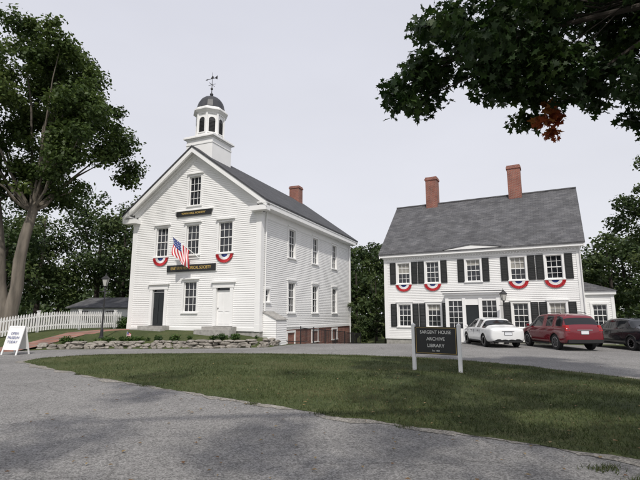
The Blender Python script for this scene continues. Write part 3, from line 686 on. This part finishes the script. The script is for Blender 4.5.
def garage():
    e=empty('white_garage',(-21.6,39,.55),math.radians(-14)); W,D=6.0,5
    w=B(); clap(w,lambda a,d,z:(a,-d,z),0,W,-.5,1.75,[],ex=.12); clap(w,lambda a,d,z:(W+d,a,z),0,D,-.5,1.75,[],ex=.12)
    clap(w,lambda a,d,z:(W+d,a,z),0,D,1.75,2.5,[],ex=.12,lim=lambda z:(D/2-(2.55-z)*2.9,D/2+(2.55-z)*2.9)); w.box(.1,W-.1,.1,D-.1,-.5,1.7); w.obj('walls',M['white'],e)
    r=B(); r.prism([(-.3,1.7),(D/2,2.62),(D+.3,1.7),(D+.3,1.62),(D/2,2.52),(-.3,1.62)],-.3,W+.3,swap=True); r.obj('roof',M['roofh'],e)
    g=B(); g.box(1,1.9,-.06,-.03,.6,1.4); g.box(3.6,4.5,-.06,-.03,.6,1.4); g.obj('windows',M['glass'],e)
garage()

# ------------------------------------------------------------ stone wall
def stones():
    bm=bmesh.new(); r=random.Random(4)
    def stone(c,s,rz):
        q=bmesh.ops.create_icosphere(bm,subdivisions=2,radius=1)
        off=Vector((r.uniform(0,99),)*3)
        for v in q['verts']:
            p=v.co.normalized(); k=max(abs(p.x),abs(p.y),abs(p.z)); p=p*(1/(k**.6)) *(.88+.26*noise.noise(p*1.3+off))
            p=Vector((p.x*s[0],p.y*s[1],p.z*s[2])); v.co=Matrix.Rotation(rz,3,'Z')@p+Vector(c)
    for a,b in zip(WALL,WALL[1:]):
        l=math.dist(a,b); an=math.atan2(b[1]-a[1],b[0]-a[0])
        for row,(z,hh) in enumerate(((.06,.12),(.2,.1),(.33,.08))):
            t=0
            while t<l:
                s=r.uniform(.12,.38)*(1.1 if row==2 else 1); u=(t+s*.9)/l
                x=a[0]+(b[0]-a[0])*u; top=.75+.25*ss(-11,-4,x)
                if not(row==2 and r.random()<.12):
                    stone((x,a[1]+(b[1]-a[1])*u+row*.05+r.uniform(-.06,.06),z*top+r.uniform(-.03,.03)),(s,r.uniform(.18,.3),hh*r.uniform(.8,1.25)),an+r.uniform(-.18,.18))
                t+=s*1.75
    for k in range(16):
        u=r.uniform(-12.5,-3); stone((u,wallY(u)-r.uniform(.25,.5),.04),(r.uniform(.07,.16),r.uniform(.07,.14),r.uniform(.05,.09)),r.uniform(0,3))
    me=bpy.data.meshes.new('stone_wall'); bm.to_mesh(me); bm.free()
    mkobj('stone_retaining_wall',me,None,[ground_mat('fieldstone',[(.12,.11,.1),(.26,.24,.21),(.42,.39,.35)],(1.6,9),bump=.7,bscale=25)])
stones()
r=random.Random(9); C=[];R=[]
for i in range(40):
    x=r.uniform(-12.8,-8.6) if i<24 else r.uniform(-8.5,-3.2); y=wallY(x)+r.uniform(.25,.6); rr=r.uniform(.1,.24); C.append((x,y,H(x,y+.2)+rr*.6)); R.append(rr)
leaves('garden_perennials',C,R,4600,.09,M['leafS'],None,seed=31,shell=.2)
C=[(-13.2+ .5*i,29.5-.1*i,1.1) for i in range(3)]+[(-15.5,31,1.2),(-14.8,31.5,1.3)]
leaves('shrub',C,[.55]*5,4000,.12,M['leafS'],None,seed=32,shell=.5)

def fence():
    e=B(); pts=[(-24,21.2),(-16.5,22.6),(-12.9,29.2)]
    for a,b in zip(pts,pts[1:]):
        l=math.dist(a,b); ux,uy=(b[0]-a[0])/l,(b[1]-a[1])/l
        def T(u,d,z): x=a[0]+ux*u-uy*d; y=a[1]+uy*u+ux*d; return (x,y,z+H(a[0]+ux*u,a[1]+uy*u))
        t=.06
        while t<l:
            e.prism([(t,.08),(t+.075,.08),(t+.075,.98),(t+.0375,1.06),(t,.98)],-.03,-.01,T=T); t+=.135
        k=0
        while k<l-.1:
            k2=min(k+1.2,l)
            for z in(.28,.8): e.box(k,k2,-.008,.035,z,z+.08,T)
            if int(round(k/1.2))%2==0: e.box(k-.055,k+.055,.036,.15,-.1,1.12,T); e.box(k-.075,k+.075,.02,.17,1.12,1.17,T)
            k=k2
    e.obj('picket_fence',M['trim'])
fence()

def lamp(loc,h):
    e=empty('street_lamp',loc)
    b=B(); b.lathe([(.13,-.1),(.13,.12),(.09,.16),(.07,.5),(.045,.6),(.04,h-.65),(.06,h-.62),(.04,h-.56),(.09,h-.5),(.03,h-.47)],(0,0,0),12)
    for k in range(4):
        a=math.pi/4+k*math.pi/2; b.tube([(.1*math.cos(a),.1*math.sin(a),h-.48),(.19*math.cos(a),.19*math.sin(a),h-.12)],.012,5)
    b.lathe([(.23,h-.12),(.24,h-.1),(.1,h+.02),(.06,h+.04),(.05,h+.1),(.015,h+.12),(.015,h+.2)],(0,0,0),4,math.pi/4)
    b.box(-.28,.28,-.015,.015,h-.78,h-.75)
    b.obj('post_and_lantern_frame',M['iron'],e)
    g=B(); g.lathe([(.09,h-.475),(.175,h-.125)],(0,0,0),4,math.pi/4); g.obj('lantern_glass',M['lampglass'],e)
lamp((-11.15,23.2,H(-11.15,23.2)),3.2)
lamp((10.35,25.3,H(10.3,25.3)),2.9)

def sign():
    a=Vector((2.49,12.1,0)); b=Vector((3.5,11.45,0)); d=b-a; ang=math.atan2(d.y,d.x); l=d.length
    e=empty('archive_library_sign',(a.x,a.y,islh(a.x,a.y)-.02),ang)
    p=B()
    for x in(0,l):
        p.box(x-.042,x+.042,-.042,.042,-.1,1.17); p.lathe([(.065,1.17),(.065,1.19),(.005,1.24)],(x,0,0),4,math.pi/4)
    p.obj('posts',M['trim'],e,bev=.004)
    s=B(); s.box(.043,l-.043,-.02,.02,.44,1.14); s.obj('board',M['black'],e)
    f=B(); x0,x1=.075,l-.075
    for q in((x0,x1,.465,.473),(x0,x1,1.107,1.115)): f.box(q[0],q[1],-.023,-.0202,q[2],q[3])
    for q in((x0,x0+.008),(x1-.008,x1)): f.box(q[0],q[1],-.023,-.0202,.474,1.106)
    f.obj('painted_border',M['gold'],e)
    text('letters_house','SARGENT HOUSE',.12,(l/2,-.024,1.0),M['lett'],e,ext=.001,sx=.88)
    text('letters_archive','ARCHIVE',.12,(l/2,-.024,.83),M['lett'],e,ext=.001)
    text('letters_library','LIBRARY',.12,(l/2,-.024,.66),M['lett'],e,ext=.001)
    text('letters_founded','Est. 1803',.055,(l/2,-.024,.535),M['lett'],e,ext=.001)
sign()

def aframe():
    e=empty('sandwich_board_sign',(-12.45,18.7,H(-12.45,18.7)+.01),math.radians(-15))
    b=B(); h=1.15
    for s in(-1,1):
        T=lambda a,d,z,s=s:(a,s*(.3-z*.25)+s*d,z)
        b.box(-.4,-.34,-.015,.015,0,h,T); b.box(.34,.4,-.015,.015,0,h,T); b.box(-.34,.34,-.014,.014,h-.07,h,T); b.box(-.34,.34,-.014,.014,.2,.27,T)
        b.box(-.34,.34,-.006,.006,.27,h-.07,T)
    b.obj('panels',M['trim'],e)
    text('lettering','OPEN\nMUSEUM\nTODAY',.15,(0,-.3+.25*.68-.035,.68),M['blue'],e,rot=(math.radians(76),0,0),ext=.001)
aframe()

def smallflag(x,y):
    e=empty('small_flag',(x,y,H(x,y))); b=B(); b.tube([(0,0,-.05),(0,0,.5)],.008,5); b.obj('stick',M['trim'],e)
    cc={'red':B(),'bwhite':B(),'blue':B()}
    for i in range(7):
        for j in range(8):
            c='blue' if(i<4 and j<3) else('red' if i%2==0 else 'bwhite'); f=lambda u,v:(.024*v+0.01,.015*math.sin(v),.48-.028*u-.012*v)
            cc[c].poly([f(i,j),f(i+1,j),f(i+1,j+1),f(i,j+1)])
    for k,q in cc.items(): q.obj('cloth_'+k,M[k],e)
smallflag(-9.6,22.6)

def railing():
    e=B(); c,s=math.cos(math.radians(-23.4)),math.sin(math.radians(-23.4))
    def T(a,d,z):
        x=9.27+d; y=a; X=-11.74+x*c-y*s; Y=27.68+x*s+y*c; return (X,Y,z+H(X,Y))
    e.box(2.6,13.5,1.18,1.21,.88,.92,T); e.box(2.6,13.5,1.18,1.21,.12,.15,T)
    t=2.6
    while t<13.51: e.box(t-.01,t+.01,1.185,1.205,.15,.88,T); t+=.16
    t=2.6
    while t<13.6: e.box(t-.025,t+.025,1.17,1.22,-.1,1.0,T); t+=1.8
    for t in(2.6,13.5): e.box(t-.015,t+.015,.05,1.17,.88,.92,T); e.box(t-.015,t+.015,.05,1.17,.12,.15,T)
    e.obj('iron_railing',M['iron'])
railing()

# ------------------------------------------------------------ cars
def car(name,st,paint,loc,rz,wheels,wr,rearglass,side,front,kind):
    e=empty(name,loc,rz)
    V=[];rings=[]
    for(y,w,zb,zm,zbelt,rw,zt)in st:
        hp=[(0,zb),(.6*w,zb),(.93*w,zb+.03),(w,zb+.15),(w,zm),(.975*w,zbelt-.06),(.94*w,zbelt),(rw,zt-.06),(rw*.8,zt-.015),(0,zt)]
        ring=hp+[(-a,z) for a,z in hp[-2:0:-1]]; rings.append(len(V)); V+=[(a,y,z) for a,z in ring]
    n=18; F=[];mi=[]
    for i in range(len(st)-1):
        for k in range(n):
            k2=(k+1)%n; F.append((rings[i]+k,rings[i]+k2,rings[i+1]+k2,rings[i+1]+k))
            j=k if k<9 else 17-k; m=0
            if i in side and j==6: m=1
            if (i in rearglass or i in front) and j in(7,8): m=1
            if j in(0,1): m=2
            mi.append(m)
    F.append(tuple(range(n-1,-1,-1))); mi.append(0); F.append(tuple(rings[-1]+k for k in range(n))); mi.append(0)
    me=bpy.data.meshes.new('body'); me.from_pydata(V,[],F)
    for p,m in zip(me.polygons,mi): p.material_index=m; p.use_smooth=True
    bm=bmesh.new(); bm.from_mesh(me); cr=bm.edges.layers.float.new('crease_edge'); bm.edges.ensure_lookup_table()
    for ed in bm.edges:
        a,b=[v.index for v in ed.verts]
        if a%18 in(6,12) and a%18==b%18: q=.45
        elif a%18 in(7,11) and a%18==b%18: q=.3
        else: q=0
        ed[cr]=q
    bmesh.ops.recalc_face_normals(bm,faces=bm.faces); bm.to_mesh(me); bm.free()
    mats=[paint,M['carglass'],M['dark']]
    o=mkobj('body',me,None,mats); s=o.modifiers.new('s','SUBSURF'); s.levels=2; s.render_levels=2
    cb=B()
    for wy in wheels:
        for sx in(-1,1): cb.lathe([(wr+.045,-.17),(wr+.045,.17)],(sx*.86,wy,wr),28,axis='x')
    co=cb.obj('cut',M['dark']); co.data.materials.clear()
    for m in mats: co.data.materials.append(m)
    for p in co.data.polygons: p.material_index=2
    bo=o.modifiers.new('b','BOOLEAN'); bo.object=co; bo.operation='DIFFERENCE'; bo.solver='EXACT'
    dg=bpy.context.evaluated_depsgraph_get(); me2=bpy.data.meshes.new_from_object(o.evaluated_get(dg)); me2.name='body'
    o.modifiers.clear(); o.data=me2; bpy.data.objects.remove(co); o.parent=e
    for wy in wheels:
        for sx in(-1,1):
            t=B(); t.lathe([(wr*.62,-.1),(wr*.93,-.105),(wr,-.08),(wr,.08),(wr*.93,.105),(wr*.62,.1)],(sx*.77,wy,wr),28,axis='x'); t.obj('tyre',M['dark'],e,True)
            q=B(); q.lathe([(.05,sx*.095),(wr*.12,sx*.1),(wr*.13,sx*.08)],(sx*.77,wy,wr),12,axis='x')
            q.lathe([(wr*.56,sx*.06),(wr*.58,sx*.11),(wr*.66,sx*.108),(wr*.66,sx*.05)],(sx*.77,wy,wr),28,axis='x')
            for k in range(7):
                a=k*2*math.pi/7+.3; ca,sa=math.cos(a),math.sin(a)
                Tq=lambda u,d,z:(sx*.77+sx*(.07+d),wy+ca*u-sa*z,wr+sa*u+ca*z)
                q.box(.03,wr*.6,0,.03,-.035,.035,Tq)
            q.obj('alloy_rim',M['chrome'],e,True)
    Lr=st[-1][0]; bl=B(); tl=B(); pl=B(); ch=B()
    if kind=='sedan':
        for sx in(-1,1): tl.hexa([(sx*.5,.03,.74),(sx*.8,.1,.74),(sx*.82,.36,.76),(sx*.5,.3,.74),(sx*.5,.06,.89),(sx*.775,.13,.88),(sx*.84,.38,.86),(sx*.5,.3,.89)])
        pl.box(-.17,.17,-.012,.05,.62,.76); bl.box(-.7,.7,.0,.12,.27,.34); bl.box(-.19,.19,-.006,.05,.6,.78); ch.box(-.3,.3,-.015,.05,.8,.82)
    else:
        for sx in(-1,1): tl.hexa([(sx*.66,.0,.88),(sx*.85,.03,.88),(sx*.875,.25,.9),(sx*.66,.2,.9),(sx*.68,.08,1.14),(sx*.8,.11,1.14),(sx*.835,.31,1.14),(sx*.66,.3,1.14)])
        pl.box(-.17,.17,-.005,.1,.74,.88); bl.box(-.8,.8,-.03,.1,.36,.5); bl.box(-.19,.19,.0,.1,.72,.9); ch.box(-.35,.35,-.01,.1,.91,.94)
        for sx in(-1,1): bl.tube([(sx*.6,.75,1.66),(sx*.6,.9,1.715),(sx*.6,2.4,1.715),(sx*.6,2.6,1.64)],.015,6)
    for sx in(-1,1):
        mz=1.0 if kind=='sedan' else 1.1
        mb=B(); yy=Lr*.72; mb.hexa([(sx*.86,yy,mz-.06),(sx*1.03,yy,mz-.05),(sx*1.01,yy+.1,mz-.05),(sx*.86,yy+.12,mz-.05),(sx*.87,yy,mz+.06),(sx*1.03,yy,mz+.05),(sx*1.01,yy+.09,mz+.04),(sx*.87,yy+.11,mz+.04)]); mb.obj('wing_mirror',paint,e,bev=.02)
        for yy in(Lr*.36,Lr*.58): bl.box(sx*.9-.02,sx*.9+.02,yy,yy+.15,.8 if kind=='sedan' else .88,.82 if kind=='sedan' else .9)
        bl.box(sx*.89-.012,sx*.89+.012,wheels[0]+wr+.15,wheels[1]-wr-.15,.24,.3)
        for yy in(Lr*.325,Lr*.515,Lr*.72):
            bl.box(sx*.885-.012,sx*.885+.012,yy,yy+.007,.38,.84)
    bl.obj('trim',M['dark'],e); tl.obj('tail_lights',M['tail'],e,bev=.01); pl.obj('number_plate',M['plate'],e); ch.obj('chrome_trim',M['chrome'],e)
SED=[(0,.70,.36,.55,.78,.60,.84),(.05,.82,.28,.6,.88,.70,.95),(.25,.87,.25,.6,.92,.74,1.02),(.78,.895,.22,.6,.93,.72,1.06),(1.35,.9,.2,.6,.94,.6,1.40),(1.42,.9,.2,.6,.94,.595,1.42),(2.1,.9,.2,.6,.94,.59,1.47),(2.2,.9,.2,.6,.94,.59,1.47),(2.8,.9,.2,.6,.93,.60,1.43),(2.9,.9,.2,.6,.93,.605,1.41),(3.6,.89,.2,.6,.91,.74,1.02),(4.2,.86,.22,.55,.78,.68,.88),(4.5,.78,.25,.5,.66,.6,.72),(4.6,.62,.32,.48,.58,.5,.62)]
SUV=[(0,.76,.44,.6,.84,.70,.92),(.04,.86,.38,.65,.98,.78,1.06),(.12,.89,.3,.65,1.04,.79,1.12),(.4,.905,.28,.65,1.06,.70,1.53),(.52,.905,.28,.65,1.06,.68,1.6),(.95,.91,.26,.65,1.06,.67,1.66),(1.05,.91,.26,.65,1.06,.67,1.665),(1.85,.91,.26,.65,1.05,.67,1.68),(1.95,.91,.26,.65,1.05,.67,1.68),(2.65,.91,.26,.65,1.03,.67,1.63),(2.75,.91,.26,.65,1.03,.67,1.61),(3.4,.9,.26,.65,1.0,.77,1.15),(4.1,.88,.28,.6,.9,.7,1.02),(4.45,.8,.3,.55,.76,.62,.88),(4.55,.68,.36,.52,.62,.55,.72)]
car('parked_sedan',SED,M['pw'],(9.2,22.2,.01),0,(1.0,3.65),.32,(3,),(3,5,7,8,9),(9,),'sedan')
car('parked_suv',SUV,M['pr'],(11.85,20.3,.01),math.radians(1.5),(.95,3.6),.36,(2,),(3,4,6,8,9,10),(10,),'suv')
car('parked_sedan',SED,M['pk'],(15.0,19.7,.01),0,(1.0,3.65),.32,(3,),(3,5,7,8,9),(9,),'sedan')

# ------------------------------------------------------------ world, sun, camera
EL=math.radians(50)
S=Vector((.08*math.cos(EL),-math.cos(EL),math.sin(EL))).normalized()
w=bpy.data.worlds.new('World'); scene.world=w; w.use_nodes=True; nt=w.node_tree
bgd=nt.nodes['Background']; sk=nt.nodes.new('ShaderNodeTexSky'); sk.sky_type='NISHITA'; sk.sun_disc=False; sk.sun_elevation=EL; sk.sun_rotation=math.radians(176); sk.dust_density=4; sk.air_density=1
tc=nt.nodes.new('ShaderNodeTexCoord'); sp=nt.nodes.new('ShaderNodeSeparateXYZ'); L(nt,tc.outputs['Generated'],sp.inputs[0])
r=nt.nodes.new('ShaderNodeValToRGB'); e0=r.color_ramp.elements; e0[0].position=0; e0[0].color=(.86,.865,.91,1); e0[1].position=.75; e0[1].color=(.69,.70,.785,1)
L(nt,sp.outputs[2],r.inputs[0])
n=nt.nodes.new('ShaderNodeTexNoise'); n.inputs['Scale'].default_value=2.2; n.inputs['Detail'].default_value=4
mp=nt.nodes.new('ShaderNodeMapping'); mp.inputs['Scale'].default_value=(1,1,2.5); L(nt,tc.outputs['Generated'],mp.inputs[0]); L(nt,mp.outputs[0],n.inputs['Vector'])
mr=nt.nodes.new('ShaderNodeMapRange'); mr.inputs[3].default_value=9.6; mr.inputs[4].default_value=11.2; L(nt,n.outputs['Fac'],mr.inputs[0])
vm=nt.nodes.new('ShaderNodeVectorMath'); vm.operation='MULTIPLY'; L(nt,r.outputs[0],vm.inputs[0]); L(nt,mr.outputs[0],vm.inputs[1])
mx=nt.nodes.new('ShaderNodeMix'); mx.data_type='RGBA'; mx.inputs[0].default_value=.9; L(nt,sk.outputs[0],mx.inputs[6]); L(nt,vm.outputs[0],mx.inputs[7])
L(nt,mx.outputs[2],bgd.inputs[0]); bgd.inputs[1].default_value=.1
sl=bpy.data.lights.new('sun','SUN'); sl.energy=3.0; sl.angle=math.radians(1.2); sl.color=(1,.95,.88)
so=bpy.data.objects.new('sun',sl); COL.objects.link(so); so.rotation_euler=S.to_track_quat('Z','Y').to_euler(); so.location=(0,-20,30)
cd=bpy.data.cameras.new('camera'); cd.sensor_width=36; cd.lens=445/640*36; cd.clip_end=6000; cd.clip_start=.05
co=bpy.data.objects.new('camera',cd); COL.objects.link(co); co.location=(0,0,1.6); co.rotation_euler=(math.radians(90+9.57),0,0); scene.camera=co
scene.view_settings.view_transform='Standard'; scene.view_settings.look='None'; scene.view_settings.exposure=0
